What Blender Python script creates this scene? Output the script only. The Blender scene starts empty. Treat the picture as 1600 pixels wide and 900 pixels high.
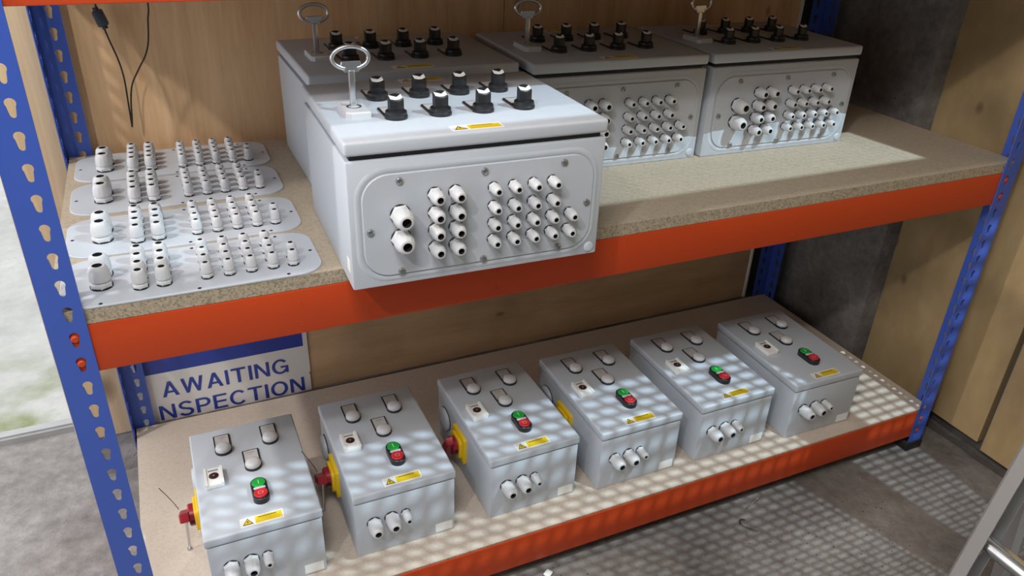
import bpy, bmesh, math, random
from mathutils import Vector, Matrix, Euler
R = random.Random(7)
sc = bpy.context.scene
col = sc.collection

# ------------------------------------------------------------------ camera, world, lamps, exposure
cam_d = bpy.data.cameras.new('camera'); cam = bpy.data.objects.new('camera', cam_d); col.objects.link(cam)
cam_d.sensor_width = 36.0; cam_d.sensor_fit = 'HORIZONTAL'; cam_d.lens = 1214.67 / 1600 * 36; cam_d.clip_start = 0.02
_y, _p, _r = 0.4401, -0.4974, 0.0396
_f = Vector((math.sin(_y)*math.cos(_p), math.cos(_y)*math.cos(_p), math.sin(_p)))
_rt = Vector((math.cos(_y), -math.sin(_y), 0)); _up = _rt.cross(_f)
_r2 = _rt*math.cos(_r) + _up*math.sin(_r); _u2 = -_rt*math.sin(_r) + _up*math.cos(_r)
_m = Matrix((_r2, _u2, -_f)).transposed().to_4x4(); _m.translation = (0.1797, -1.005, 1.303)
cam.matrix_world = _m
sc.camera = cam

w = bpy.data.worlds.new('world'); sc.world = w; w.use_nodes = True
w.node_tree.nodes['Background'].inputs[0].default_value = (0.93, 0.96, 1.0, 1)
w.node_tree.nodes['Background'].inputs[1].default_value = 1.7

def lamp(name, loc, power, radius, color):
    d = bpy.data.lights.new(name, 'POINT'); d.energy = power; d.shadow_soft_size = radius; d.color = color
    o = bpy.data.objects.new(name, d); col.objects.link(o); o.location = loc
    return o
lamp('flood_lamp', (1.80, -1.10, 2.60), 295, 0.0022, (0.68, 0.89, 1.0))      # behind the mesh partition on the right
lamp('bay_lamp', (-0.95, -1.50, 2.65), 72, 0.05, (1.0, 0.97, 0.93))        # workshop lamp up on the left

lamp('door_lamp', (-1.35, -0.05, 2.75), 112, 0.05, (1.0, 0.95, 0.90))         # lamp by the open door, lights in under the shelf ends

lamp('fill_lamp', (0.02, -0.98, 2.25), 66, 0.26, (1.0, 0.985, 0.97))      # unseen soft fill added above the camera to lighten shadows

vs = sc.view_settings
vs.view_transform = 'Standard'; vs.look = 'None'; vs.gamma = 1.0; vs.use_curve_mapping = False; vs.exposure = 0.0
sc.cycles.use_denoising = True
sc.cycles.max_bounces = 8

# ------------------------------------------------------------------ materials
def new_mat(name):
    m = bpy.data.materials.new(name); m.use_nodes = True
    nt = m.node_tree; b = nt.nodes['Principled BSDF']
    return m, nt, b
def N(nt, t, **kw):
    n = nt.nodes.new(t)
    for k, v in kw.items():
        if k.startswith('i_'):
            n.inputs[k[2:].replace('_', ' ')].default_value = v
        else: setattr(n, k, v)
    return n
def plain(name, c, rough=0.5, metal=0.0, spec=0.5, bump=0.0, bscale=400, var=0.0, vscale=6):
    m, nt, b = new_mat(name)
    b.inputs['Base Color'].default_value = (*c, 1); b.inputs['Roughness'].default_value = rough
    b.inputs['Metallic'].default_value = metal; b.inputs['Specular IOR Level'].default_value = spec
    L = nt.links.new
    if bump or var: tc = N(nt, 'ShaderNodeTexCoord')
    if bump:
        n = N(nt, 'ShaderNodeTexNoise'); n.inputs['Scale'].default_value = bscale
        bp = N(nt, 'ShaderNodeBump'); bp.inputs['Strength'].default_value = bump; bp.inputs['Distance'].default_value = 0.0006
        L(tc.outputs['Object'], n.inputs['Vector']); L(n.outputs['Fac'], bp.inputs['Height']); L(bp.outputs['Normal'], b.inputs['Normal'])
    if var:
        n = N(nt, 'ShaderNodeTexNoise'); n.inputs['Scale'].default_value = vscale; n.inputs['Detail'].default_value = 6
        mx = N(nt, 'ShaderNodeMix', data_type='RGBA')
        mx.inputs[6].default_value = (*[max(0, x*(1-var)) for x in c], 1); mx.inputs[7].default_value = (*[min(1, x*(1+var)) for x in c], 1)
        L(tc.outputs['Object'], n.inputs['Vector']); L(n.outputs['Fac'], mx.inputs[0]); L(mx.outputs[2], b.inputs['Base Color'])
    return m
def ramp(nt, stops):
    r = N(nt, 'ShaderNodeValToRGB'); e = r.color_ramp.elements
    while len(e) < len(stops): e.new(0.5)
    for i, (p, c) in enumerate(stops): e[i].position = p; e[i].color = (*c, 1)
    return r
def wood(name, c1, c2, stretch=(1, 1, 1), scale=9, knots=True, kscale=5.0, rough=0.7, dirt=0.0):
    m, nt, b = new_mat(name); L = nt.links.new
    tc = N(nt, 'ShaderNodeTexCoord'); mp = N(nt, 'ShaderNodeMapping'); mp.inputs['Scale'].default_value = stretch
    L(tc.outputs['Object'], mp.inputs['Vector'])
    n1 = N(nt, 'ShaderNodeTexNoise'); n1.inputs['Scale'].default_value = scale; n1.inputs['Detail'].default_value = 8; n1.inputs['Distortion'].default_value = 1.2
    L(mp.outputs['Vector'], n1.inputs['Vector'])
    n2 = N(nt, 'ShaderNodeTexNoise'); n2.inputs['Scale'].default_value = scale*9; n2.inputs['Detail'].default_value = 4
    L(mp.outputs['Vector'], n2.inputs['Vector'])
    ad = N(nt, 'ShaderNodeMath', operation='MULTIPLY_ADD'); ad.inputs[1].default_value = 0.35
    L(n2.outputs['Fac'], ad.inputs[0]); L(n1.outputs['Fac'], ad.inputs[2])
    r = ramp(nt, [(0.42, c1), (0.62, tuple((a+b_)/2 for a, b_ in zip(c1, c2))), (0.85, c2)])
    L(ad.outputs[0], r.inputs['Fac']); out = r.outputs['Color']
    if knots:
        mp2 = N(nt, 'ShaderNodeMapping'); mp2.inputs['Scale'].default_value = tuple(max(0.6, min(1.2, s)) for s in stretch)
        L(tc.outputs['Object'], mp2.inputs['Vector'])
        v = N(nt, 'ShaderNodeTexVoronoi'); v.inputs['Scale'].default_value = kscale; L(mp2.outputs['Vector'], v.inputs['Vector'])
        kr = ramp(nt, [(0.035, (1, 1, 1)), (0.10, (0, 0, 0))]); L(v.outputs['Distance'], kr.inputs['Fac'])
        mx = N(nt, 'ShaderNodeMix', data_type='RGBA'); mx.inputs[7].default_value = (c1[0]*.35, c1[1]*.3, c1[2]*.3, 1)
        L(kr.outputs['Color'], mx.inputs[0]); L(out, mx.inputs[6]); out = mx.outputs[2]
    if dirt:
        n3 = N(nt, 'ShaderNodeTexNoise'); n3.inputs['Scale'].default_value = 4; n3.inputs['Detail'].default_value = 5
        L(tc.outputs['Object'], n3.inputs['Vector'])
        dr = ramp(nt, [(0.45, (0, 0, 0)), (0.75, (dirt, dirt, dirt))]); L(n3.outputs['Fac'], dr.inputs['Fac'])
        mx = N(nt, 'ShaderNodeMix', data_type='RGBA'); mx.inputs[7].default_value = (c1[0]*.4, c1[1]*.42, c1[2]*.5, 1)
        L(dr.outputs['Color'], mx.inputs[0]); L(out, mx.inputs[6]); out = mx.outputs[2]
    L(out, b.inputs['Base Color']); b.inputs['Roughness'].default_value = rough; b.inputs['Specular IOR Level'].default_value = 0.3
    bp = N(nt, 'ShaderNodeBump'); bp.inputs['Strength'].default_value = 0.25; bp.inputs['Distance'].default_value = 0.002
    L(ad.outputs[0], bp.inputs['Height']); L(bp.outputs['Normal'], b.inputs['Normal'])
    return m
def chipboard(name, c, contrast, scale, rough=0.75):
    m, nt, b = new_mat(name); L = nt.links.new
    tc = N(nt, 'ShaderNodeTexCoord')
    v = N(nt, 'ShaderNodeTexVoronoi'); v.inputs['Scale'].default_value = scale; L(tc.outputs['Object'], v.inputs['Vector'])
    n = N(nt, 'ShaderNodeTexNoise'); n.inputs['Scale'].default_value = scale*.7; n.inputs['Detail'].default_value = 6; L(tc.outputs['Object'], n.inputs['Vector'])
    sp = N(nt, 'ShaderNodeSeparateColor'); L(v.outputs['Color'], sp.inputs[0])
    av = N(nt, 'ShaderNodeMath', operation='MULTIPLY_ADD'); av.inputs[1].default_value = 0.5; L(sp.outputs[0], av.inputs[0])
    hf = N(nt, 'ShaderNodeMath', operation='MULTIPLY'); hf.inputs[1].default_value = 0.5; L(n.outputs['Fac'], hf.inputs[0]); L(hf.outputs[0], av.inputs[2])
    r = ramp(nt, [(0.05, tuple(x*(1-contrast) for x in c)), (0.45, c), (0.95, tuple(min(1, x*(1+contrast*.5)) for x in c))])
    L(av.outputs[0], r.inputs['Fac'])
    st = N(nt, 'ShaderNodeTexNoise'); st.inputs['Scale'].default_value = 5; st.inputs['Detail'].default_value = 5; L(tc.outputs['Object'], st.inputs['Vector'])
    sr = ramp(nt, [(0.62, (0, 0, 0)), (0.85, (.3, .3, .3))]); L(st.outputs['Fac'], sr.inputs['Fac'])
    mx = N(nt, 'ShaderNodeMix', data_type='RGBA'); mx.inputs[7].default_value = (c[0]*.55, c[1]*.5, c[2]*.45, 1)
    L(sr.outputs['Color'], mx.inputs[0]); L(r.outputs['Color'], mx.inputs[6]); L(mx.outputs[2], b.inputs['Base Color'])
    b.inputs['Roughness'].default_value = rough; b.inputs['Specular IOR Level'].default_value = 0.25
    bp = N(nt, 'ShaderNodeBump'); bp.inputs['Strength'].default_value = 0.15*contrast*2; bp.inputs['Distance'].default_value = 0.001
    L(av.outputs[0], bp.inputs['Height']); L(bp.outputs['Normal'], b.inputs['Normal'])
    return m
def concrete(name, c1, c2, c3, big=2.2, moss=None, tint=None, disp=0.012, bs=0.9):
    m, nt, b = new_mat(name); L = nt.links.new
    tc = N(nt, 'ShaderNodeTexCoord')
    n1 = N(nt, 'ShaderNodeTexNoise'); n1.inputs['Scale'].default_value = big; n1.inputs['Detail'].default_value = 10; n1.inputs['Roughness'].default_value = 0.65
    n2 = N(nt, 'ShaderNodeTexNoise'); n2.inputs['Scale'].default_value = big*14; n2.inputs['Detail'].default_value = 8; n2.inputs['Roughness'].default_value = 0.7
    for n in (n1, n2): L(tc.outputs['Object'], n.inputs['Vector'])
    ad = N(nt, 'ShaderNodeMath', operation='MULTIPLY_ADD'); ad.inputs[1].default_value = 0.45
    L(n2.outputs['Fac'], ad.inputs[0]); L(n1.outputs['Fac'], ad.inputs[2])
    r = ramp(nt, [(0.5, c1), (0.72, c2), (0.95, c3)]); L(ad.outputs[0], r.inputs['Fac']); out = r.outputs['Color']
    # gravel specks
    v = N(nt, 'ShaderNodeTexVoronoi'); v.inputs['Scale'].default_value = 55; L(tc.outputs['Object'], v.inputs['Vector'])
    vr = ramp(nt, [(0.05, (1, 1, 1)), (0.14, (0, 0, 0))]); L(v.outputs['Distance'], vr.inputs['Fac'])
    mk = N(nt, 'ShaderNodeMath', operation='GREATER_THAN'); mk.inputs[1].default_value = 0.55
    L(n1.outputs['Fac'], mk.inputs[0])
    ml = N(nt, 'ShaderNodeMath', operation='MULTIPLY'); L(vr.outputs['Color'], ml.inputs[0]); L(mk.outputs[0], ml.inputs[1])
    mx = N(nt, 'ShaderNodeMix', data_type='RGBA'); mx.inputs[7].default_value = (c1[0]*.4, c1[1]*.4, c1[2]*.4, 1)
    L(ml.outputs[0], mx.inputs[0]); L(out, mx.inputs[6]); out = mx.outputs[2]
    if moss:
        sx = N(nt, 'ShaderNodeSeparateXYZ'); L(tc.outputs['Object'], sx.inputs[0])
        mr = N(nt, 'ShaderNodeMapRange'); mr.inputs[1].default_value = 1.40; mr.inputs[2].default_value = 0.92; L(sx.outputs[1], mr.inputs[0])
        n3 = N(nt, 'ShaderNodeTexNoise'); n3.inputs['Scale'].default_value = 7; n3.inputs['Detail'].default_value = 7; L(tc.outputs['Object'], n3.inputs['Vector'])
        rr = ramp(nt, [(0.42, (0, 0, 0)), (0.62, (1, 1, 1))]); L(n3.outputs['Fac'], rr.inputs['Fac'])
        mm = N(nt, 'ShaderNodeMath', operation='MULTIPLY'); L(mr.outputs[0], mm.inputs[0]); L(rr.outputs['Color'], mm.inputs[1])
        mx = N(nt, 'ShaderNodeMix', data_type='RGBA'); mx.inputs[7].default_value = (*moss, 1)
        L(mm.outputs[0], mx.inputs[0]); L(out, mx.inputs[6]); out = mx.outputs[2]
    if tint:
        # dark multiply tint over the slab, stronger towards +x, broken up by noise
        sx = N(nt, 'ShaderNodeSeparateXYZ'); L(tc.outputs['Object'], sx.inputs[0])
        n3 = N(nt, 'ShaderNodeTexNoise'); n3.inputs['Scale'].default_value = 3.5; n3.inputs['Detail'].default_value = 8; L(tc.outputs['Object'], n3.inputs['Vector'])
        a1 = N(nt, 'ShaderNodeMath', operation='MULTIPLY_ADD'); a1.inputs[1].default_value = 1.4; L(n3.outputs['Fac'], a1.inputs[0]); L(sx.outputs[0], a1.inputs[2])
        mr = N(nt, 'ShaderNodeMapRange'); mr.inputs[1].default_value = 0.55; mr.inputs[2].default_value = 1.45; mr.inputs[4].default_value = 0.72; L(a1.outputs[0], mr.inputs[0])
        mx = N(nt, 'ShaderNodeMix', data_type='RGBA', blend_type='MULTIPLY'); mx.inputs[7].default_value = (*tint, 1)
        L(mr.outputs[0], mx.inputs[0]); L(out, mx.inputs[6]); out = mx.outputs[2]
    L(out, b.inputs['Base Color']); b.inputs['Roughness'].default_value = 0.85; b.inputs['Specular IOR Level'].default_value = 0.3
    bp = N(nt, 'ShaderNodeBump'); bp.inputs['Strength'].default_value = bs; bp.inputs['Distance'].default_value = disp
    L(ad.outputs[0], bp.inputs['Height']); L(bp.outputs['Normal'], b.inputs['Normal'])
    return m

M = dict(
    grey=plain('grey_enclosure_paint', (0.505, 0.54, 0.595), 0.50, bump=0.25, bscale=900),
    plate=plain('grey_plate_paint', (0.50, 0.53, 0.58), 0.42, bump=0.2, bscale=900),
    nylon=plain('white_nylon', (0.59, 0.59, 0.605), 0.40),
    black=plain('black_plastic', (0.012, 0.012, 0.014), 0.38),
    rubber=plain('black_rubber', (0.008, 0.008, 0.008), 0.7),
    gap=plain('dark_gasket', (0.03, 0.03, 0.03), 0.8),
    white=plain('white_label', (0.82, 0.82, 0.80), 0.45),
    printw=plain('white_print', (0.85, 0.85, 0.85), 0.5),
    yellow=plain('yellow_label', (0.78, 0.56, 0.02), 0.45),
    ink=plain('black_ink', (0.03, 0.025, 0.02), 0.5),
    steel=plain('zinc_steel', (0.62, 0.63, 0.65), 0.32, 1.0),
    screw=plain('screw_steel', (0.42, 0.43, 0.45), 0.35, 1.0),
    alu=plain('aluminium', (0.60, 0.60, 0.60), 0.45, 1.0),
    alup=plain('dull_aluminium_face', (0.30, 0.28, 0.265), 0.6, 0.2),
    chrome=plain('bright_rung', (0.72, 0.73, 0.74), 0.2, 1.0, var=0.15, vscale=60),
    orange=plain('orange_beam_paint', (0.50, 0.054, 0.010), 0.45, spec=0.3, bump=0.1, bscale=700),
    blue=plain('blue_upright_paint', (0.045, 0.10, 0.44), 0.33, bump=0.1, bscale=700),
    red=plain('red_handle', (0.30, 0.012, 0.022), 0.35),
    redb=plain('red_button', (0.62, 0.03, 0.04), 0.35),
    green=plain('green_button', (0.015, 0.36, 0.05), 0.35),
    yplate=plain('yellow_plastic', (0.80, 0.52, 0.01), 0.4),
    lens=plain('frosted_lens', (0.58, 0.57, 0.59), 0.3),
    legend=plain('legend_insert', (0.50, 0.48, 0.47), 0.5),
    maroon=plain('maroon_print', (0.05, 0.012, 0.012), 0.4),
    signw=plain('sign_white', (0.80, 0.79, 0.78), 0.4),
    signb=plain('sign_blue', (0.03, 0.06, 0.36), 0.4),
    cable=plain('black_cable', (0.012, 0.011, 0.011), 0.5),
    ferr=plain('dark_blue_plastic', (0.03, 0.035, 0.05), 0.45),
    foot=plain('black_foot', (0.01, 0.01, 0.01), 0.6),
    chip=chipboard('chipboard_face', (0.42, 0.35, 0.265), 0.22, 260),
    chip2=chipboard('chipboard_face_lower', (0.58, 0.49, 0.41), 0.14, 260),
    chipe=chipboard('chipboard_edge', (0.37, 0.31, 0.225), 0.75, 420),
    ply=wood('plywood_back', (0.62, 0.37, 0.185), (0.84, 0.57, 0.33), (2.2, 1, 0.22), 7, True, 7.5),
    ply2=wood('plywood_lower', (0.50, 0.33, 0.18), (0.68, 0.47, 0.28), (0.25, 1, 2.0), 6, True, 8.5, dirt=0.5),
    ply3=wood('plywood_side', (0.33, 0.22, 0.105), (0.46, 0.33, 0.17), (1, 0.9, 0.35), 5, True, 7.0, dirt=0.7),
    stud=wood('pine_stud', (0.56, 0.40, 0.22), (0.72, 0.55, 0.34), (3, 3, 0.2), 9, True, 3.0),
    floor=concrete('floor_concrete', (0.13, 0.118, 0.11), (0.29, 0.27, 0.26), (0.50, 0.48, 0.47), tint=(0.42, 0.38, 0.34)),
    ground=concrete('yard_concrete', (0.36, 0.36, 0.34), (0.47, 0.47, 0.45), (0.58, 0.58, 0.56), 1.4, moss=(0.20, 0.235, 0.10)),
    column=concrete('column_concrete', (0.09, 0.082, 0.075), (0.21, 0.195, 0.185), (0.36, 0.34, 0.325), 3.0, disp=0.004),
    shed=plain('workshop_paint', (0.07, 0.065, 0.06), 0.9),
    dirt=concrete('dirt', (0.04, 0.035, 0.03), (0.07, 0.06, 0.05), (0.12, 0.10, 0.09), 9, disp=0.01),
    strip=plain('threshold_metal', (0.40, 0.40, 0.40), 0.6, 0.4, var=0.2, vscale=14),
)

# ------------------------------------------------------------------ mesh helpers
class MB:
    def __init__(s): s.v = []; s.f = []; s.m = []
    def add(s, vs, fs, mi=0, T=None):
        o = len(s.v)
        s.v += [tuple(T @ Vector(p)) if T else tuple(p) for p in vs]
        s.f += [tuple(i+o for i in f) for f in fs]; s.m += [mi]*len(fs)
    def box(s, x0, x1, y0, y1, z0, z1, mi=0, T=None):
        s.add([(x0,y0,z0),(x1,y0,z0),(x1,y1,z0),(x0,y1,z0),(x0,y0,z1),(x1,y0,z1),(x1,y1,z1),(x0,y1,z1)],
              [(3,2,1,0),(4,5,6,7),(0,1,5,4),(1,2,6,5),(2,3,7,6),(3,0,4,7)], mi, T)
    def rbox(s, x0, x1, y0, y1, z0, z1, b=0.003, seg=2, mi=0, T=None):
        bm = bmesh.new(); bmesh.ops.create_cube(bm, size=1)
        for v in bm.verts: v.co = ((x0+x1)/2 + v.co.x*(x1-x0), (y0+y1)/2 + v.co.y*(y1-y0), (z0+z1)/2 + v.co.z*(z1-z0))
        bmesh.ops.bevel(bm, geom=bm.edges[:], offset=b, segments=seg, profile=0.5, affect='EDGES')
        bm.verts.ensure_lookup_table()
        s.add([v.co[:] for v in bm.verts], [[v.index for v in f.verts] for f in bm.faces], mi, T); bm.free()
    def prism(s, pts, z0, z1, mi=0, T=None, bev=0.0, mside=None):
        """closed outline pts (counter-clockwise) extruded along z; bev = small top chamfer"""
        n = len(pts); vs = [(x, y, z0) for x, y in pts]
        if bev:
            cx = sum(p[0] for p in pts)/n; cy = sum(p[1] for p in pts)/n
            rings = [(pts, z1-bev)]
            ins = []
            for i in range(n):
                a = Vector(pts[i-1]); b_ = Vector(pts[i]); c = Vector(pts[(i+1) % n])
                d1 = (b_-a).normalized(); d2 = (c-b_).normalized(); nn = Vector((-(d1.y+d2.y), d1.x+d2.x))
                if nn.length < 1e-9: nn = Vector((cx, cy))-b_
                nn.normalize(); ins.append(tuple(b_ + nn*bev))
            vs += [(x, y, z1-bev) for x, y in pts] + [(x, y, z1) for x, y in ins]; k = 3
        else: vs += [(x, y, z1) for x, y in pts]; k = 2
        fs = [tuple(reversed(range(n))), tuple(range((k-1)*n, k*n))]
        side = []
        for q in range(k-1):
            for i in range(n):
                j = (i+1) % n; side.append((q*n+i, q*n+j, (q+1)*n+j, (q+1)*n+i))
        s.add(vs, fs, mi, T); o = len(s.v)-len(vs)
        s.f += [tuple(i+o for i in f) for f in side]; s.m += [mi if mside is None else mside]*len(side)
    def lathe(s, prof, n=24, mi=0, T=None, mats=None, rot=0.0):
        """prof: list of (r, z) bottom to top; closed with fans where r==0"""
        vs = []; rings = []
        for r, z in prof:
            if r < 1e-9: rings.append([len(vs)]); vs.append((0, 0, z))
            else:
                rings.append(list(range(len(vs), len(vs)+n)))
                vs += [(r*math.cos(rot+2*math.pi*i/n), r*math.sin(rot+2*math.pi*i/n), z) for i in range(n)]
        base = len(s.v); s.add(vs, [], mi, T)
        for q in range(len(rings)-1):
            a, b = rings[q], rings[q+1]; m = mats[q] if mats else mi
            for i in range(n):
                j = (i+1) % n
                if len(a) == 1 and len(b) == 1: break
                if len(a) == 1: f = (a[0], b[j], b[i])
                elif len(b) == 1: f = (a[i], a[j], b[0])
                else: f = (a[i], a[j], b[j], b[i])
                s.f.append(tuple(base+x for x in reversed(f)) if False else tuple(base+x for x in f)); s.m.append(m)
    def tube(s, path, r, n=8, mi=0, closed=False, T=None):
        P = [Vector(p) for p in path]; k = len(P); vs = []; prev = None
        for i, p in enumerate(P):
            if closed: t = (P[(i+1) % k]-P[i-1]).normalized()
            else: t = (P[min(i+1, k-1)]-P[max(i-1, 0)]).normalized()
            if prev is None:
                a = Vector((0, 0, 1)) if abs(t.z) < .9 else Vector((0, 1, 0)); nrm = t.cross(a).normalized()
            else: nrm = (prev - t*prev.dot(t)).normalized()
            prev = nrm; bn = t.cross(nrm)
            rr = r[i] if isinstance(r, (list, tuple)) else r
            vs += [tuple(p + (nrm*math.cos(2*math.pi*q/n) + bn*math.sin(2*math.pi*q/n))*rr) for q in range(n)]
        fs = []
        for i in range(k if closed else k-1):
            a = i*n; b = ((i+1) % k)*n
            for q in range(n): fs.append((a+q, a+(q+1) % n, b+(q+1) % n, b+q))
        if not closed: fs += [tuple(reversed(range(n))), tuple(range((k-1)*n, k*n))]
        s.add(vs, fs, mi, T)
    def mesh(s, name, mats, smooth=35):
        me = bpy.data.meshes.new(name); me.from_pydata(s.v, [], s.f)
        for m in (mats if isinstance(mats, (list, tuple)) else [mats]): me.materials.append(M[m])
        me.polygons.foreach_set('material_index', s.m)
        bm = bmesh.new(); bm.from_mesh(me); bmesh.ops.recalc_face_normals(bm, faces=bm.faces); bm.to_mesh(me); bm.free()
        if smooth:
            me.polygons.foreach_set('use_smooth', [True]*len(me.polygons)); me.set_sharp_from_angle(angle=math.radians(smooth))
        me.update(); return me

def obj(name, me, parent=None, loc=(0,0,0), rot=(0,0,0), label=None, cat=None, group=None, kind=None):
    o = bpy.data.objects.new(name, me); col.objects.link(o); o.location = loc; o.rotation_euler = rot
    if parent: o.parent = parent
    if label: o['label'] = label
    if cat: o['category'] = cat
    if group: o['group'] = group
    if kind: o['kind'] = kind
    return o
def thing(name, label, cat, loc=(0,0,0), rz=0.0, group=None):
    return obj(name, None, None, loc, (0,0,rz), label, cat, group)
def boxmesh(name, mat, *a, bevel=0.0, seg=2):
    mb = MB(); mb.rbox(*a, b=bevel, seg=seg) if bevel else mb.box(*a)
    return mb.mesh(name, mat)
def rrect(x0, x1, y0, y1, r, n=6):
    pts = []
    for cx, cy, a0 in ((x1-r, y0+r, -90), (x1-r, y1-r, 0), (x0+r, y1-r, 90), (x0+r, y0+r, 180)):
        for i in range(n+1):
            a = math.radians(a0 + 90*i/n); pts.append((cx+r*math.cos(a), cy+r*math.sin(a)))
    return pts
RX90 = Matrix.Rotation(math.radians(90), 4, 'X')      # +z -> -y  (things that stick out of a front face)

# ------------------------------------------------------------------ the setting
def struct(name, me, parent=None):
    return obj(name, me, parent, kind=None if parent else 'structure')
# rough slab floor: a displaced grid near the camera
def grid(name, mat, x0, x1, y0, y1, nx, ny, amp, z=0.0):
    mb = MB(); vs = []; fs = []
    from mathutils import noise
    for j in range(ny+1):
        for i in range(nx+1):
            x = x0+(x1-x0)*i/nx; y = y0+(y1-y0)*j/ny
            h = noise.noise((x*5, y*5, 0.3))*.6 + noise.noise((x*17, y*17, 1.3))*.4
            vs.append((x, y, z + amp*h - amp))
    for j in range(ny):
        for i in range(nx):
            a = j*(nx+1)+i; fs.append((a, a+1, a+nx+2, a+nx+1))
    mb.add(vs, fs); return mb.mesh(name, mat, smooth=180)
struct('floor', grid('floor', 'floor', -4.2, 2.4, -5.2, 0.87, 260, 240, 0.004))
struct('ground_outside', grid('ground_outside', 'ground', -6, 3, 0.90, 9, 120, 120, 0.006))
# threshold rail of the open doorway
mb = MB(); mb.box(-4.2, 0.02, 0.866, 0.905, -0.02, 0.012); mb.box(-4.2, 0.02, 0.874, 0.884, 0.012, 0.017)
struct('trim_1', mb.mesh('threshold_rail', 'strip'))

wall_back = struct('wall_back', boxmesh('wall_back', 'shed', -0.114, 2.2, 0.684, 0.86, 0.11, 4.2))
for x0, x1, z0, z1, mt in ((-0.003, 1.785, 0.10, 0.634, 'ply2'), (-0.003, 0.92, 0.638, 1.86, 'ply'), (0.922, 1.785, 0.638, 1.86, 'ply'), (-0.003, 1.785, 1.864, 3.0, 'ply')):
    struct('plywood_panel', boxmesh('plywood_panel', mt, x0, x1, 0.669, 0.684, z0, z1), wall_back)
struct('trim_2', boxmesh('door_stud', 'stud', -0.118, -0.004, 0.652, 0.70, 0.112, 3.0, bevel=0.002))
struct('trim_3', boxmesh('daylight_gap_strip', 'white', 1.786, 1.793, 0.664, 0.684, 0.10, 3.0))  # white strip standing in for daylight through the wall gap
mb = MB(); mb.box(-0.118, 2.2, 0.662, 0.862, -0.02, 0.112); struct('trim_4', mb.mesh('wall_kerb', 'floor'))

wall_right = struct('wall_right', boxmesh('wall_right', 'shed', 1.985, 2.2, -5.2, 0.86, 0.0, 4.2))
for y0, y1, z0, z1 in ((-0.076, 0.52, 0.035, 2.4), (-1.30, -0.090, 0.02, 2.4), (-2.52, -1.304, 0.02, 2.4)):
    struct('plywood_panel', boxmesh('plywood_panel', 'ply3', 1.962, 1.985, y0, y1, z0, z1, bevel=0.001, seg=1), wall_right)
# ragged dirt line along the foot of the right wall
mb = MB(); vs = []; fs = []; n = 60
for i in range(n+1):
    y = -2.4 + 2.72*i/n; dz = R.uniform(0.006, 0.022); dx = R.uniform(0.008, 0.022)
    vs += [(1.958, y, dz), (1.962-dx, y, -0.003)]
for i in range(n): a = 2*i; fs.append((a, a+1, a+3, a+2))
mb.add(vs, fs); struct('trim_5', mb.mesh('wall_dirt', 'dirt'))
# concrete column standing proud of the right wall
mb = MB(); mb.rbox(1.905, 2.15, 0.315, 0.80, -0.01, 4.2, b=0.006); struct('column', mb.mesh('column', 'column'))
struct('wall_front', boxmesh('wall_front', 'shed', -1.65, 2.2, -5.2, -5.0, 0, 4.2))
mb = MB(); mb.box(-1.65, -1.45, -5.2, -1.7, 0, 4.2); mb.box(-1.65, -1.45, -1.7, 0.86, 2.7, 4.2); struct('wall_left', mb.mesh('wall_left', 'shed'))
struct('trim_6', boxmesh('door_lintel', 'shed', -1.65, -0.114, 0.684, 0.86, 2.7, 4.2))
struct('ceiling', boxmesh('ceiling', 'shed', -1.65, 2.2, -5.2, 0.86, 4.2, 4.3))

# ------------------------------------------------------------------ shelving unit
W, D, PITCH, FW, TH = 1.853, 0.647, 0.0382, 0.0465, 0.002
H0, H1, H2 = 0.1236, 0.7813, 1.248
BEAMS = [(0.040, 0.1195), (0.6865, 0.7593), (1.153, 1.226)]
rack = thing('shelving_unit', 'blue and orange steel shelving unit with chipboard shelves', 'shelving')

def keyhole_cell():
    pts = []
    for i in range(11):
        a = math.radians(-38 + 256*i/10); pts.append((0.0061*math.cos(a), 0.0048+0.0061*math.sin(a)))
    for i in range(6):
        a = math.radians(180 + 180*i/5); pts.append((0.0035*math.cos(a), -0.0085+0.0035*math.sin(a)))
    cx = 0.0288; cy = PITCH/2
    hole = [(cx+x, cy+y) for x, y in pts]
    bm = bmesh.new()
    outer = [bm.verts.new((x, y, 0)) for x, y in ((0,0),(FW/2,0),(FW,0),(FW,PITCH),(FW/2,PITCH),(0,PITCH))]
    inner = [bm.verts.new((x, y, 0)) for x, y in hole]
    es = [bm.edges.new((l[i], l[(i+1) % len(l)])) for l in (outer, inner) for i in range(len(l))]
    bmesh.ops.triangle_fill(bm, use_beauty=True, edges=es, normal=(0,0,1))
    bm.verts.index_update(); vs = [v.co[:2] for v in bm.verts]; fs = [[v.index for v in f.verts] for f in bm.faces]
    bm.free(); return vs, fs, len(outer), len(inner)
KV, KF, KO, KI = keyhole_cell()
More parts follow.
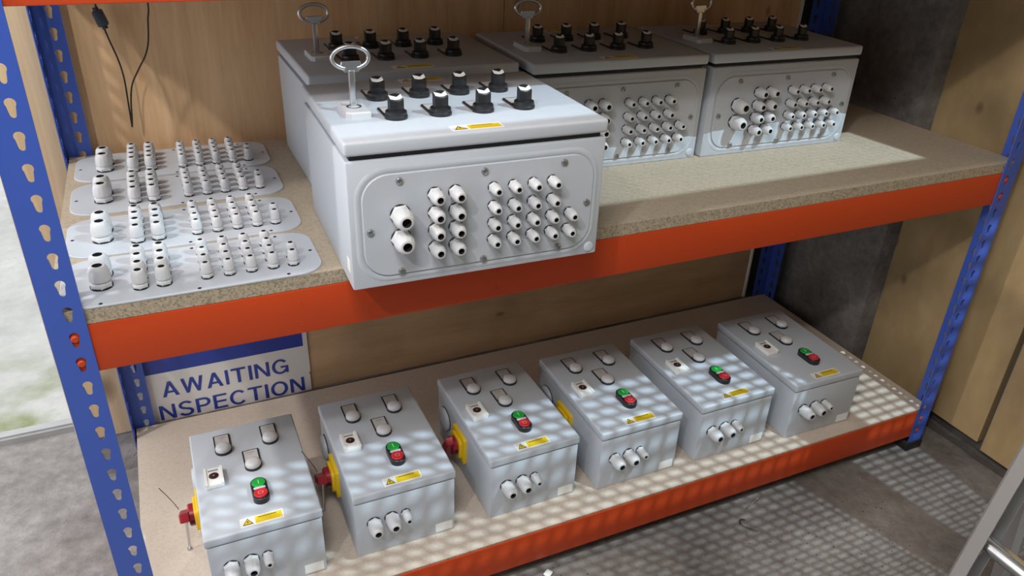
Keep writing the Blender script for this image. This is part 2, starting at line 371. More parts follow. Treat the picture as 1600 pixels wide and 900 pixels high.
def upright_mesh(sx, sy):
    """L section with keyholes in both flanges; sx, sy = +-1 choose the corner it stands in"""
    mb = MB(); z0 = 0.0348; n = 38
    for flange in (0, 1):
        def P(a, z, d): return (a, d, z) if flange == 0 else (d, a, z)
        S = lambda p: (p[0]*sx, p[1]*sy, p[2])
        for c in range(n):
            zb = z0 + c*PITCH
            for d in (0.0, TH): mb.add([S(P(a, zb+b, d)) for a, b in KV], KF)
            ring = list(range(KO, KO+KI))
            mb.add([S(P(KV[i][0], zb+KV[i][1], 0)) for i in ring] + [S(P(KV[i][0], zb+KV[i][1], TH)) for i in ring],
                   [(i, (i+1) % KI, KI+(i+1) % KI, KI+i) for i in range(KI)])
        zt = z0+n*PITCH
        mb.add([S(P(FW, z0, 0)), S(P(FW, z0, TH)), S(P(FW, zt, TH)), S(P(FW, zt, 0))], [(0,1,2,3)])
        mb.add([S(P(a, z, d)) for a in (0, FW) for d in (0, TH) for z in (0.004, z0)], [(0,1,5,4),(2,3,7,6),(0,2,3,1),(4,5,7,6),(0,4,6,2)])
    bm = bmesh.new(); me = bpy.data.meshes.new('upright'); me.from_pydata(mb.v, [], mb.f); me.materials.append(M['blue'])
    bm.from_mesh(me); bmesh.ops.remove_doubles(bm, verts=bm.verts, dist=1e-5); bmesh.ops.recalc_face_normals(bm, faces=bm.faces); bm.to_mesh(me); bm.free()
    return me
foot = MB(); foot.rbox(-0.004, 0.050, -0.004, 0.050, -0.003, 0.022, b=0.003); foot = foot.mesh('foot', 'foot')
for sx, sy, x, y in ((1,1,0,0), (-1,1,W,0), (1,-1,0,D), (-1,-1,W,D)):
    u = obj('upright', upright_mesh(sx, sy), rack, (x, y, 0))
    f = obj('foot', foot, u); f.scale = (sx, sy, 1)
rivet = MB(); rivet.lathe([(0, -0.004), (0.0026, -0.004), (0.0030, -0.0005), (0.0052, 0.0), (0.0056, 0.0015), (0.0040, 0.0032), (0, 0.0036)], 12)
rivet = rivet.mesh('rivet', 'orange')
dimple = MB(); dimple.lathe([(0.0034, -0.001), (0.0034, 0.0004), (0.0022, 0.0006), (0.0016, -0.0008), (0, -0.0009)], 12); dimple = dimple.mesh('dimple', 'orange')
def beam_mesh():
    mb = MB(); h = 0.073
    prof = [(0.0, 0.0), (0.0, h), (0.042, h), (0.042, h-0.002), (0.002, h-0.002), (0.002, 0.002), (0.030, 0.002), (0.030, 0.0)]
    # rounded face edges
    prof = [(0.002, 0.0), (0.0006, 0.0006), (0.0, 0.002), (0.0, h-0.003), (0.0008, h-0.0008), (0.003, h), (0.042, h), (0.042, h-0.002), (0.003, h-0.002), (0.002, h-0.003), (0.002, 0.002), (0.030, 0.002), (0.030, 0.0)]
    x0, x1 = 0.006, W-0.006; n = len(prof)
    mb.add([(x0, y, z) for y, z in prof]+[(x1, y, z) for y, z in prof], [(i, (i+1) % n, n+(i+1) % n, n+i) for i in range(n)])
    return mb.mesh('beam', 'orange')
beam = beam_mesh()
side = MB(); side.box(0, 0.002, 0.03, D-0.03, 0, 0.045); side.box(0, 0.03, 0.03, D-0.03, 0.043, 0.045); side = side.mesh('side_beam', 'orange')
for k, (zb, zt) in enumerate(BEAMS):
    sz = (zt-zb)/0.073
    bf = obj('front_beam', beam, rack, (0, TH+0.0005, zb)); bf.scale = (1, 1, sz)
    bb = obj('back_beam', beam, rack, (W, D-TH-0.0005, zb), (0, 0, math.pi)); bb.scale = (1, 1, sz)
    for x, rz in ((0.0035, 0), (W-0.0035, math.pi)):
        s_ = obj('side_beam', side, rack, (x, 0 if rz == 0 else D, zb), (0, 0, rz)); s_.scale = (1, 1, sz)
    for x in (0.0288, W-0.0288):
        for dz in ((0.0173, 0.0555) if k else (0.0189, 0.0571)):
            obj('rivet', rivet, bf, (x, -0.0004, dz/sz), (math.radians(90), 0, 0))
    for x in (0.318, 0.627, 0.935, 1.241, 1.55):
        for dz in (0.017, 0.049): obj('dimple', dimple, bf, (x, 0, dz/sz), (math.radians(90), 0, 0))
def board(top, th, y0, face='chip'):
    mb = MB(); mb.box(0.0055, W-0.004, y0, D-0.006, top-th, top)
    me = mb.mesh('shelf_board', [face, 'chipe'], smooth=0)
    for p in me.polygons: p.material_index = 0 if abs(p.normal.z) > 0.5 else 1
    return obj('shelf_board', me, rack)
board(H0, 0.0040, 0.006, 'chip2'); board(H1, 0.0215, 0.004); board(H2, 0.0215, 0.004)

# ------------------------------------------------------------------ shared small parts
def gland_meshes(r, h, bore):
    """nylon cable gland standing on z=0: hex body, dome nut with ribs, dark bore; and its rubber washer"""
    g = MB()
    g.lathe([(0, 0.0016), (r*0.99, 0.0016), (r, 0.0030), (r, h*0.24), (r*0.93, h*0.27), (0, h*0.27)], 6, rot=0.26)
    g.lathe([(r*0.80, h*0.25), (r*0.80, h*0.36)], 20)
    n = 36; prof = [(0.93, 0.36), (0.95, 0.40), (0.93, 0.62), (0.88, 0.76), (0.80, 0.88), (0.68, 0.965), (0.60, 1.0)]
    rings = []
    base = len(g.v)
    for q, (k, z) in enumerate(prof):
        for i in range(n):
            a = 2*math.pi*i/n; rr = r*k*(1 - (0.035 if (i % 3 == 0 and 0 < q < 5) else 0))
            g.v.append((rr*math.cos(a), rr*math.sin(a), h*z))
    for q in range(len(prof)-1):
        for i in range(n):
            j = (i+1) % n; g.f.append((base+q*n+i, base+q*n+j, base+(q+1)*n+j, base+(q+1)*n+i)); g.m.append(0)
    b2 = len(g.v); top = base+(len(prof)-1)*n
    for z, k in ((1.0, bore), (0.72, bore*0.92)):
        for i in range(n): a = 2*math.pi*i/n; g.v.append((k*math.cos(a), k*math.sin(a), h*z))
    for i in range(n):
        j = (i+1) % n
        g.f.append((top+i, top+j, b2+j, b2+i)); g.m.append(0)
        g.f.append((b2+i, b2+j, b2+n+j, b2+n+i)); g.m.append(1)
    g.f.append(tuple(b2+n+i for i in range(n))); g.m.append(1)
    # disc under the dome nut closes the ring
    g.lathe([(r*0.5, h*0.355), (r*0.93, h*0.36)], 24)
    w_ = MB(); w_.lathe([(0, 0), (r*0.97, 0), (r*0.97, 0.0022), (0, 0.0022)], 24)
    return g.mesh('cable_gland', ['nylon', 'rubber'], 50), w_.mesh('washer', 'rubber')
G_BIG = gland_meshes(0.0150, 0.032, 0.0064); G_MED = gland_meshes(0.0106, 0.027, 0.0045); G_SML = gland_meshes(0.0084, 0.0235, 0.0034)
G_LBIG = gland_meshes(0.0142, 0.034, 0.0060); G_LSML = gland_meshes(0.0094, 0.028, 0.0034)
GL = [(G_BIG, 51, 89.5), (G_BIG, 51, 54.5)]
GL += [(G_MED, u, v) for u in (99, 128.5) for v in (113, 86.5, 61, 34.5)]
GL += [(G_SML, 184+30*i, v) for i in range(4) for v in (113, 85.5, 60, 34.5)] + [(G_SML, 304, 60), (G_SML, 302, 34.5)]
PW, PH = 0.342, 0.147
HOLES = [(51, 137), (171, 137.5), (292, 137.5), (333, 71.5), (290, 5.5), (171, 4.5), (50, 4.5), (9, 68.5)]
def add_glands(parent, T):
    for (g, wsh), u, v in GL:
        p = T @ Vector((u/1000, v/1000, 0)); a = R.uniform(0, 1.0)
        o = obj('cable_gland', g, parent); o.matrix_local = Matrix.Translation(p) @ T.to_3x3().to_4x4() @ Matrix.Rotation(a, 4, 'Z')
        obj('washer', wsh, o)

# warning label lying in the xy plane, origin at its lower left corner
lab_base = MB(); lab_base.prism(rrect(0, 0.074, 0, 0.0225, 0.001, 3), 0, 0.0004); lab_base = lab_base.mesh('warning_label', 'white')
tri = MB(); tri.prism([(0.004, 0.004), (0.022, 0.004), (0.013, 0.0195)], 0.0004, 0.0007, 0); tri.prism([(0.0062, 0.0053), (0.0198, 0.0053), (0.013, 0.0170)], 0.0007, 0.0009, 1)
tri.prism([(0.0133, 0.0145), (0.0114, 0.0102), (0.0128, 0.0102), (0.0118, 0.0065), (0.0150, 0.0112), (0.0136, 0.0112)], 0.0009, 0.0010, 0)
tri = tri.mesh('hazard_triangle', ['ink', 'yellow'], 0)
pan = MB(); pan.prism(rrect(0.0255, 0.0715, 0.003, 0.0195, 0.0015, 3), 0.0004, 0.0007, 0)
x = 0.031
while x < 0.062:
    wd = R.uniform(0.0012, 0.0024); pan.box(x, x+wd, 0.0150, 0.0170, 0.0007, 0.0008, 1); x += wd+0.0006
for yy in (0.0118, 0.0090, 0.0062):
    x = 0.029
    while x < 0.067:
        wd = R.uniform(0.001, 0.004); pan.box(x, x+wd, yy, yy+0.0007, 0.0007, 0.0008, 2); x += wd+0.001
M['fineink'] = plain('faded_print', (0.45, 0.30, 0.02), 0.5)
pan = pan.mesh('yellow_panel', ['yellow', 'ink', 'fineink'], 0)
def warning_label(parent, x, y, z):
    o = obj('warning_label', lab_base, parent, (x, y, z)); obj('hazard_triangle', tri, o); obj('yellow_panel', pan, o)

# ------------------------------------------------------------------ the four large enclosures on the upper shelf
UW, UD, UH = 0.377, 0.300, 0.211
mb = MB(); t = 0.006
mb.rbox(0, UW, 0.0, UD, 0, 0.184, b=0.003)
# raised rim around the recessed gland opening and the dark gasket neck under the lid
body_me = mb.mesh('body', 'grey')
neck_me = boxmesh('lid_gasket', 'gap', 0.007, UW-0.007, 0.007, UD-0.007, 0.183, 0.195)
mb = MB(); mb.rbox(-0.001, UW+0.001, -0.002, UD+0.001, 0.1915, UH, b=0.0042, seg=3); lid_me = mb.mesh('lid', 'grey')
def ring_frame(pts_out, pts_in, z0, z1, name, mat):
    mb = MB(); n = len(pts_out)
    vs = [(x, y, z0) for x, y in pts_out] + [(x, y, z1) for x, y in pts_in]
    mb.add(vs, [(i, (i+1) % n, n+(i+1) % n, n+i) for i in range(n)]); return mb
# swaged rounded frame pressed out round the plate: outer foot, crest, inner foot
fr = MB(); n8 = 8
rings = [(rrect(0.008, 0.369, 0.007, 0.174, 0.044, n8), 0.0), (rrect(0.0105, 0.3665, 0.0095, 0.1715, 0.042, n8), 0.0013), (rrect(0.0150, 0.362, 0.0140, 0.167, 0.038, n8), 0.0013), (rrect(0.0168, 0.3603, 0.0158, 0.1652, 0.037, n8), 0.0003)]
nn = len(rings[0][0]); fr.add([(x, y, z) for pts, z in rings for x, y in pts], [(q*nn+i, q*nn+(i+1) % nn, (q+1)*nn+(i+1) % nn, (q+1)*nn+i) for q in range(3) for i in range(nn)], 0, RX90)
rim_me = fr.mesh('opening_rim', 'grey', 60)
mb = MB(); mb.prism(rrect(0, PW, 0, PH, 0.036, 8), 0.0002, 0.0030, bev=0.0007); plate_me = mb.mesh('gland_plate', 'plate')
mb = MB(); mb.lathe([(0.0052, 0), (0.0052, 0.0010), (0.0048, 0.0024), (0.0034, 0.0034), (0.0022, 0.0036), (0.0018, 0.0020), (0, 0.0018)], 16); screw_me = mb.mesh('screw', 'screw')
mb = MB(); mb.lathe([(0.0085, 0), (0.0080, 0.0012), (0.006, 0.0022), (0, 0.0026)], 20); bump_me = mb.mesh('plug', 'plate', 60)
mb = MB(); mb.rbox(0, 0.0004, 0, 0.016, 0, 0.020, b=0.0001, seg=1); sidelab_me = mb.mesh('side_sticker', 'white')
# selector switch, origin on the lid at its centre
sw = MB(); sw.lathe([(0, 0), (0.0160, 0), (0.0160, 0.004), (0.0148, 0.0052), (0.0152, 0.0066), (0.0146, 0.0100), (0.0128, 0.0112), (0, 0.0112)], 28); sw_me = sw.mesh('selector_switch', 'black', 40)
lg = MB(); lg.prism([(-0.015, 0.0), (0.015, 0.0), (0.0150, 0.047), (0.0140, 0.048), (-0.0140, 0.048), (-0.015, 0.047)], 0.0, 0.0026, 0, bev=0.0006)
lg.prism(rrect(-0.0122, 0.0122, 0.018, 0.0445, 0.001, 2), 0.0026, 0.0030, 1); lg_me = lg.mesh('legend_plate', ['black', 'legend'])
kn = MB(); prof = [(-0.0135, -0.0035), (-0.004, -0.0058), (0.004, -0.0058), (0.0135, -0.0035), (0.0135, 0.0035), (0.004, 0.0058), (-0.004, 0.0058), (-0.0135, 0.0035)]
kn.prism([(x*0.76, y*1.2) for x, y in prof], 0.010, 0.0290, bev=0.0010); kn.v = [(x, y, z + (y*0.55 if z > 0.02 else 0)) for x, y, z in kn.v]; kn_me = kn.mesh('knob', 'black')
ix_ = MB(); ix_.prism([(-0.0090, -0.0030), (-0.003, -0.0052), (0.003, -0.0052), (0.0090, -0.0030), (0.0090, 0.0034), (0.001, -0.0010), (-0.0090, 0.0034)], 0.0290, 0.0295); ix_.v = [(x, y, z + y*0.55) for x, y, z in ix_.v]; ix_me = ix_.mesh('index_mark', 'printw', 0)
lk = MB(); lk.prism([(-0.017, -0.024), (-0.010, -0.030), (0.017, -0.030), (0.017, 0.024), (0.010, 0.030), (-0.017, 0.030)], 0, 0.0085, bev=0.0018)
lk_me = lk.mesh('lock_housing', 'nylon'); lr = MB(); lr.lathe([(0.0105, 0.0085), (0.0105, 0.0092), (0.008, 0.0092), (0.0075, 0.0070), (0, 0.0068)], 20); lr_me = lr.mesh('lock_barrel', 'screw')
# key: shaft, shoulder plate and flattened open loop (drawn in the xz plane)
ks = MB(); ks.rbox(-0.0042, 0.0042, -0.0042, 0.0042, 0.0071, 0.058, b=0.0012); ks_me = ks.mesh('key_shaft', 'steel')
kp = MB(); kp.prism([(-0.0095, 0.0555), (0.0095, 0.0555), (0.0150, 0.0620), (0.0130, 0.0700), (-0.0130, 0.0700), (-0.0150, 0.0620)], -0.0022, 0.0022, 0, RX90, bev=0.0008); kp_me = kp.mesh('key_shoulder', 'steel')
path = []
for i in range(41):
    a = math.radians(-70 + 320*i/40)
    path.append((0.0250*math.cos(a), 0, 0.0745 + 0.0150*math.sin(a)))
kl = MB(); kl.tube(path, 0.0030, 10); kl_me = kl.mesh('key_loop', 'steel', 60)

UPPER = [
    ((0.3806, -0.068, -0.022), 'light grey control enclosure overhanging the front edge of the upper shelf', 'metal key standing in the lid of the overhanging front enclosure'),
    ((0.4070, 0.2860, 0.004), 'grey control enclosure hidden behind the overhanging one on the upper shelf', 'metal key in the lid of the enclosure behind the overhanging one'),
    ((0.8019, 0.2639, -0.030), 'grey control enclosure second from the right on the upper shelf', 'metal key in the second enclosure from the right, upper shelf'),
    ((1.1920, 0.2492, -0.030), 'rightmost grey control enclosure on the upper shelf', 'metal key in the rightmost enclosure of the upper shelf'),
]
for i, ((x, y, a), lab, klab) in enumerate(UPPER):
    e = thing('control_enclosure', lab, 'enclosure', (x, y, H1), a, 'control enclosures on the upper shelf')
    obj('body', body_me, e); obj('lid_gasket', neck_me, e); obj('lid', lid_me, e); obj('opening_rim', rim_me, e)
    T = Matrix.Translation((0.0180, -0.0001, 0.0172)) @ RX90
    pl = obj('gland_plate', plate_me, e); pl.matrix_local = T
    for u, v in HOLES: obj('screw', screw_me, pl, (u/1000, v/1000, 0.0030))
    add_glands(e, T @ Matrix.Translation((0, 0, 0.0030)))
    pg = obj('plug', bump_me, e); pg.matrix_local = Matrix.Translation((0.3635, -0.0001, 0.0125)) @ RX90
    if i == 0: obj('side_sticker', sidelab_me, e, (-0.0004, 0.012, 0.022))
    for vv in (0.087, 0.189):
        for u in (0.092, 0.156, 0.220, 0.284):
            s_ = obj('selector_switch', sw_me, e, (u, vv, UH)); obj('legend_plate', lg_me, s_)
            k = obj('knob', kn_me, s_, (0, 0, 0), (0, 0, math.radians(8))); obj('index_mark', ix_me, s_, (0, 0, 0), (0, 0, math.radians(8)))
    warning_label(e, 0.147, 0.006, UH); warning_label(e, 0.150, 0.272, UH)
    lh = obj('lock_housing', lk_me, e, (0.0430, 0.127, UH)); obj('lock_barrel', lr_me, lh)
    c, s = math.cos(a), math.sin(a); lx, ly = 0.0430, 0.131
    key = thing('enclosure_key', klab, 'key', (x+c*lx-s*ly, y+s*lx+c*ly, H1+UH), a + (0, 0.05, -0.12, 0.1)[i], 'keys in the enclosure lids')
    for nm, me in (('key_shaft', ks_me), ('key_shoulder', kp_me), ('key_loop', kl_me)): obj(nm, me, key)

# ------------------------------------------------------------------ four loose gland plates with glands
hole_me = MB(); hole_me.lathe([(0, 0), (0.0026, 0), (0.0026, 0.0003), (0, 0.0003)], 14); hole_me = hole_me.mesh('screw_hole', 'rubber')
for (x, y, a), lab in (((0.0180, 0.4830, -0.010), 'loose gland plate of white glands at the very back by the wall'),
                       ((0.0175, 0.3240, 0.006), 'loose gland plate second from the back wall on the upper shelf'),
                       ((0.0175, 0.1590, 0.004), 'loose gland plate second from the front edge, partly in bright light'),
                       ((0.0170, 0.0030, 0.000), 'loose gland plate nearest the front edge, beside the blue upright')):
    g = thing('gland_plate', lab, 'gland plate', (x, y, H1), a, 'loose gland plates on the upper shelf')
    obj('plate', plate_me, g)
    for u, v in HOLES: obj('screw_hole', hole_me, g, (u/1000, v/1000, 0.0029))
    add_glands(g, Matrix.Translation((0, 0, 0.0030)))

# ------------------------------------------------------------------ six starter boxes on the lower shelf
LW, LD, LH = 0.200, 0.300, 0.1536
mb = MB(); mb.rbox(0.001, LW-0.001, 0.001, LD-0.001, 0, 0.1325, b=0.0028); lbody_me = mb.mesh('body', 'grey')
lneck_me = boxmesh('lid_gasket', 'gap', 0.005, LW-0.005, 0.005, LD-0.005, 0.132, 0.136)
mb = MB(); mb.rbox(-0.001, LW+0.001, -0.001, LD+0.001, 0.1345, LH, b=0.0038, seg=3); llid_me = mb.mesh('lid', 'grey')
# pilot light: black bezel ring and legend frame, pale insert, frosted domed lens
pb = MB(); pb.lathe([(0, 0), (0.0160, 0), (0.0160, 0.0040), (0.0150, 0.0052), (0, 0.0052)], 28); pb_me = pb.mesh('pilot_light', 'black')
pl_ = MB(); pl_.prism(rrect(-0.0155, 0.0155, 0.0, 0.048, 0.0012, 2), 0, 0.0024, 0)
pl_me = pl_.mesh('legend_plate', 'black')
pi = MB(); pi.prism(rrect(-0.0128, 0.0128, 0.010, 0.0455, 0.0008, 2), 0.0024, 0.0029, 0); pi.box(-0.0075, 0.0075, 0.0385, 0.0396, 0.0029, 0.0030, 1); pi.box(-0.002, 0.002, 0.033, 0.0338, 0.0029, 0.0030, 1)
pi_me = pi.mesh('legend_insert', ['legend', 'fade'] if 'fade' in M else ['legend', 'screw'], 0)
ln = MB(); ln.lathe([(0.0146, 0.0050), (0.0146, 0.0085), (0.0138, 0.0110), (0.0115, 0.0132), (0.008, 0.0146), (0.004, 0.0152), (0, 0.0154)], 28); ln_me = ln.mesh('lens', 'lens', 60)
# reset unit: white box with a dark round button
rs = MB(); rs.rbox(-0.0165, 0.0165, -0.025, 0.025, 0, 0.0105, b=0.0022); rs.box(-0.0165, -0.0120, -0.025, 0.024, 0.0095, 0.0125); rs.box(0.0120, 0.0165, -0.025, 0.024, 0.0095, 0.0125)
rs_me = rs.mesh('reset_unit', 'white')
rb = MB(); rb.lathe([(0.0088, 0.0100), (0.0088, 0.0112), (0.0080, 0.0116), (0, 0.0116)], 20); rb_me = rb.mesh('reset_button', 'maroon')
re_ = MB(); re_.prism([(-0.0046, 0), (0, -0.0028), (0.0046, 0), (0, 0.0028)], 0.0116, 0.0118, 0); re_.prism([(-0.0020, 0), (0, -0.0014), (0.0020, 0), (0, 0.0014)], 0.0118, 0.0119, 1)
re_me = re_.mesh('diamond_mark', ['ink', 'legend'], 0)
rt = MB()
x = -0.0085
for wd in (0.0022, 0.0020, 0.0024, 0.0020, 0.0022, 0.0020): rt.box(x, x+wd, 0.0138, 0.0168, 0.0105, 0.0107); x += wd+0.0008
rt_me = rt.mesh('lettering', 'ink', 0)
# twin push button
def capsule(r, half, n=14):
    pts = []
    for cy, a0 in ((half, 0), (-half, 180)):
        for i in range(n+1): a = math.radians(a0+180*i/n); pts.append((r*math.cos(a), cy+r*math.sin(a)))
    return pts
cp = MB(); cp.prism(capsule(0.0145, 0.0165), 0, 0.0125, bev=0.0015); cp_me = cp.mesh('push_button', 'black', 40)
def half_button(sgn, r=0.0122, c=0.0145, cut=0.0035):
    pts = []
    a0 = math.asin(-(c-cut)/r) if (c-cut) < r else -math.pi/2
    k = 18
    for i in range(k+1): a = a0 + (math.pi-2*a0)*i/k; pts.append((r*math.cos(a), c+r*math.sin(a)))
    return pts if sgn > 0 else [(-x, -y) for x, y in pts]
gb = MB(); gb.prism(half_button(1), 0.0125, 0.0142, bev=0.0006); gb_me = gb.mesh('green_button', 'green')
rb2 = MB(); rb2.prism(half_button(-1), 0.0125, 0.0150, bev=0.0006); rb2_me = rb2.mesh('red_button', 'redb')
M['gmark'] = plain('pale_green_print', (0.45, 0.75, 0.45), 0.5); M['rmark'] = plain('pale_red_print', (0.80, 0.30, 0.30), 0.5)
im = MB(); im.box(-0.0007, 0.0007, 0.0105, 0.0205, 0.0142, 0.0144); im_me = im.mesh('on_mark', 'gmark', 0)
om = MB(); om.add([(q*math.cos(2*math.pi*i/24), -0.0150+q*.85*math.sin(2*math.pi*i/24), 0.0152) for q in (0.0036, 0.0050) for i in range(24)], [(i, (i+1) % 24, 24+(i+1) % 24, 24+i) for i in range(24)]); om_me = om.mesh('off_mark', 'rmark', 0)
il = MB(); il.rbox(-0.0105, 0.0105, -0.0026, 0.0026, 0.012, 0.0142, b=0.0008); il_me = il.mesh('indicator_lens', 'lens')
st = MB(); st.rbox(0, 0.035, -0.0004, 0.0, 0, 0.0215, b=0.0001, seg=1); st_me = st.mesh('serial_sticker', 'white')
# rotary isolator on the left side (local -x is outwards)
ys = MB(); ys.prism(rrect(-0.033, 0.033, -0.033, 0.033, 0.004, 3), 0, 0.0075, bev=0.0012); ys.prism(rrect(-0.026, 0.026, -0.026, 0.026, 0.012, 5), 0.0075, 0.0135, bev=0.0012)
ys_me = ys.mesh('isolator_switch', 'yplate')
hd = MB(); hd.lathe([(0.021, 0.0135), (0.021, 0.022), (0.0195, 0.0240), (0, 0.0240)], 28); hd_me = hd.mesh('handle_base', 'red')
hg = MB(); hg.prism([(-0.0085, -0.031), (0.0085, -0.031), (0.0105, 0.0), (0.0085, 0.033), (-0.0085, 0.033), (-0.0105, 0.0)], 0.0235, 0.0400, bev=0.0025); hg_me = hg.mesh('handle_grip', 'red')
hh = MB(); hh.lathe([(0.0042, 0.0), (0.0042, 0.0012), (0, 0.0012)], 16); hh_me = hh.mesh('padlock_hole', 'rubber')
bp_ = MB(); bp_.lathe([(0, 0), (0.027, 0), (0.027, 0.005), (0.0245, 0.0085), (0.012, 0.010), (0, 0.0102)], 30); bp_me = bp_.mesh('blanking_plug', 'plate', 50)
bg = MB(); bg.lathe([(0, 0), (0.0282, 0), (0.0282, 0.0016), (0, 0.0016)], 30); bg_me = bg.mesh('plug_washer', 'rubber')
hi = MB(); hi.rbox(0, 0.004, -0.014, 0.014, -0.006, 0.006, b=0.001); hi_me = hi.mesh('hinge', 'screw')
LXM = Matrix.Rotation(math.radians(-90), 4, 'Y')     # +z -> -x
LOWER = [
    ((0.1239, 0.0647, 0.002), 'grey starter box at the left end of the lower shelf, below the sign'),
    ((0.3817, 0.0709, 0.002), 'second grey starter box from the left on the lower shelf'),
    ((0.6549, 0.0694, 0.0168), 'third grey starter box from the left on the lower shelf'),
    ((0.9019, 0.0594, 0.0007), 'third grey starter box from the right on the lower shelf'),
    ((1.1537, 0.0573, 0.0015), 'second grey starter box from the right on the lower shelf'),
    ((1.4062, 0.0439, -0.0174), 'grey starter box at the right end of the lower shelf'),
]
for i, ((x, y, a), lab) in enumerate(LOWER):
    e = thing('starter_box', lab, 'starter box', (x, y, H0), a, 'starter boxes on the lower shelf')
    obj('body', lbody_me, e); obj('lid_gasket', lneck_me, e); obj('lid', llid_me, e)
    for u, v in ((0.058, 0.228), (0.147, 0.229), (0.105, 0.162)):
        p = obj('pilot_light', pb_me, e, (u, v, LH)); q = obj('legend_plate', pl_me, p); obj('legend_insert', pi_me, p); obj('lens', ln_me, p)
    r_ = obj('reset_unit', rs_me, e, (0.033, 0.149, LH)); obj('reset_button', rb_me, r_); obj('diamond_mark', re_me, r_); obj('lettering', rt_me, r_)
    c_ = obj('push_button', cp_me, e, (0.106, 0.083, LH))
    for nm, me in (('green_button', gb_me), ('red_button', rb2_me), ('on_mark', im_me), ('off_mark', om_me), ('indicator_lens', il_me)): obj(nm, me, c_)
    warning_label(e, 0.062, 0.0065, LH)
    for (g, wsh), u, v in ((G_LBIG, 0.036, 0.079), (G_LBIG, 0.070, 0.081), (G_LSML, 0.098, 0.083)):
        o = obj('cable_gland', g, e); o.matrix_local = Matrix.Translation((u, 0.001, v)) @ RX90 @ Matrix.Rotation(R.uniform(0, 1), 4, 'Z'); obj('washer', wsh, o)
    obj('serial_sticker', st_me, e, (0.1585, 0.001, 0.0055))
    for v in (0.215, 0.06): obj('hinge', hi_me, e, (LW-0.001, v, 0.125))
    if i > 3: continue
    sw_ = obj('isolator_switch', ys_me, e); sw_.matrix_local = Matrix.Translation((0.001, 0.160, 0.076)) @ LXM
    rot = Matrix.Rotation(math.radians((35, 35, 60, 60, 60, 60)[i]), 4, 'Z')
    o = obj('handle_base', hd_me, sw_)
    o = obj('handle_grip', hg_me, sw_); o.matrix_local = rot
    o = obj('padlock_hole', hh_me, sw_); o.matrix_local = Matrix.Translation((0.0, -0.0208, 0.019)) @ Matrix.Rotation(math.radians(90), 4, 'X')
    b_ = obj('blanking_plug', bp_me, e); b_.matrix_local = Matrix.Translation((0.001, 0.250, 0.078)) @ LXM; obj('plug_washer', bg_me, b_)
# padlocking rod and tie wire hanging from the first two isolators
for (bx, by), lab1, lab2 in (((0.1239, 0.0647), 'thin silver rod hanging from the red handle at the far left', 'thin tie wire sticking up from the far left red handle'),
                             ((0.3817, 0.0709), 'thin silver rod hanging from the second red handle', 'thin tie wire by the second red handle')):
    mb = MB(); mb.rbox(-0.0024, 0.0024, -0.0012, 0.0012, 0, 0.078, b=0.0008); mb.lathe([(0.0045, 0.0), (0.0045, 0.003), (0, 0.003)], 10)
    o = obj('hanging_rod', mb.mesh('hanging_rod', 'steel'), None, (bx-0.0335, by+0.150, H0+0.0005), (0.03, 0.06, 0.2), lab1, 'rod', 'rods on the isolator handles')
    mb = MB(); mb.tube([(0, 0, 0), (-0.006, 0.002, 0.016), (-0.015, 0.004, 0.036), (-0.025, 0.006, 0.056)], 0.0007, 6)
    obj('tie_wire', mb.mesh('tie_wire', 'cable'), None, (bx-0.037, by+0.150, H0+0.105), (0, 0, 0), lab2, 'wire', 'tie wires on the isolator handles')

# ------------------------------------------------------------------ sign on the back wall
sign = thing('inspection_sign', 'white and blue AWAITING INSPECTION sign behind the lower shelf', 'sign', (0, 0.6685, 0))
mb = MB(); mb.prism([(0.015, 0.110), (0.4135, 0.110), (0.4135, 0.158), (0.4105, 0.163), (0.4150, 0.168), (0.4145, 0.36), (0.015, 0.36)], 0, 0.0028, 0, RX90)
obj('panel', mb.mesh('panel', 'signw', 0), sign)
mb = MB(); mb.prism(rrect(0.028, 0.4035, 0.2455, 0.350, 0.001, 2), 0.0028, 0.0031, 0, RX90); obj('header_band', mb.mesh('header_band', 'signb', 0), sign)
def arc(cx, cy, rx, ry, a0, a1, w_, n=22):
    """thick elliptical arc as quads (outer radii rx, ry; stroke w_)"""
    q = []
    for k in range(n):
        p = [math.radians(a0+(a1-a0)*(k+d)/n) for d in (0, 1)]
        q.append([(cx+rx*math.cos(p[0]), cy+ry*math.sin(p[0])), (cx+rx*math.cos(p[1]), cy+ry*math.sin(p[1])),
                  (cx+(rx-w_)*math.cos(p[1]), cy+(ry-w_*.92)*math.sin(p[1])), (cx+(rx-w_)*math.cos(p[0]), cy+(ry-w_*.92)*math.sin(p[0]))])
    return q
def rc(x0, x1, y0, y1): return [(x0, y0), (x1, y0), (x1, y1), (x0, y1)]
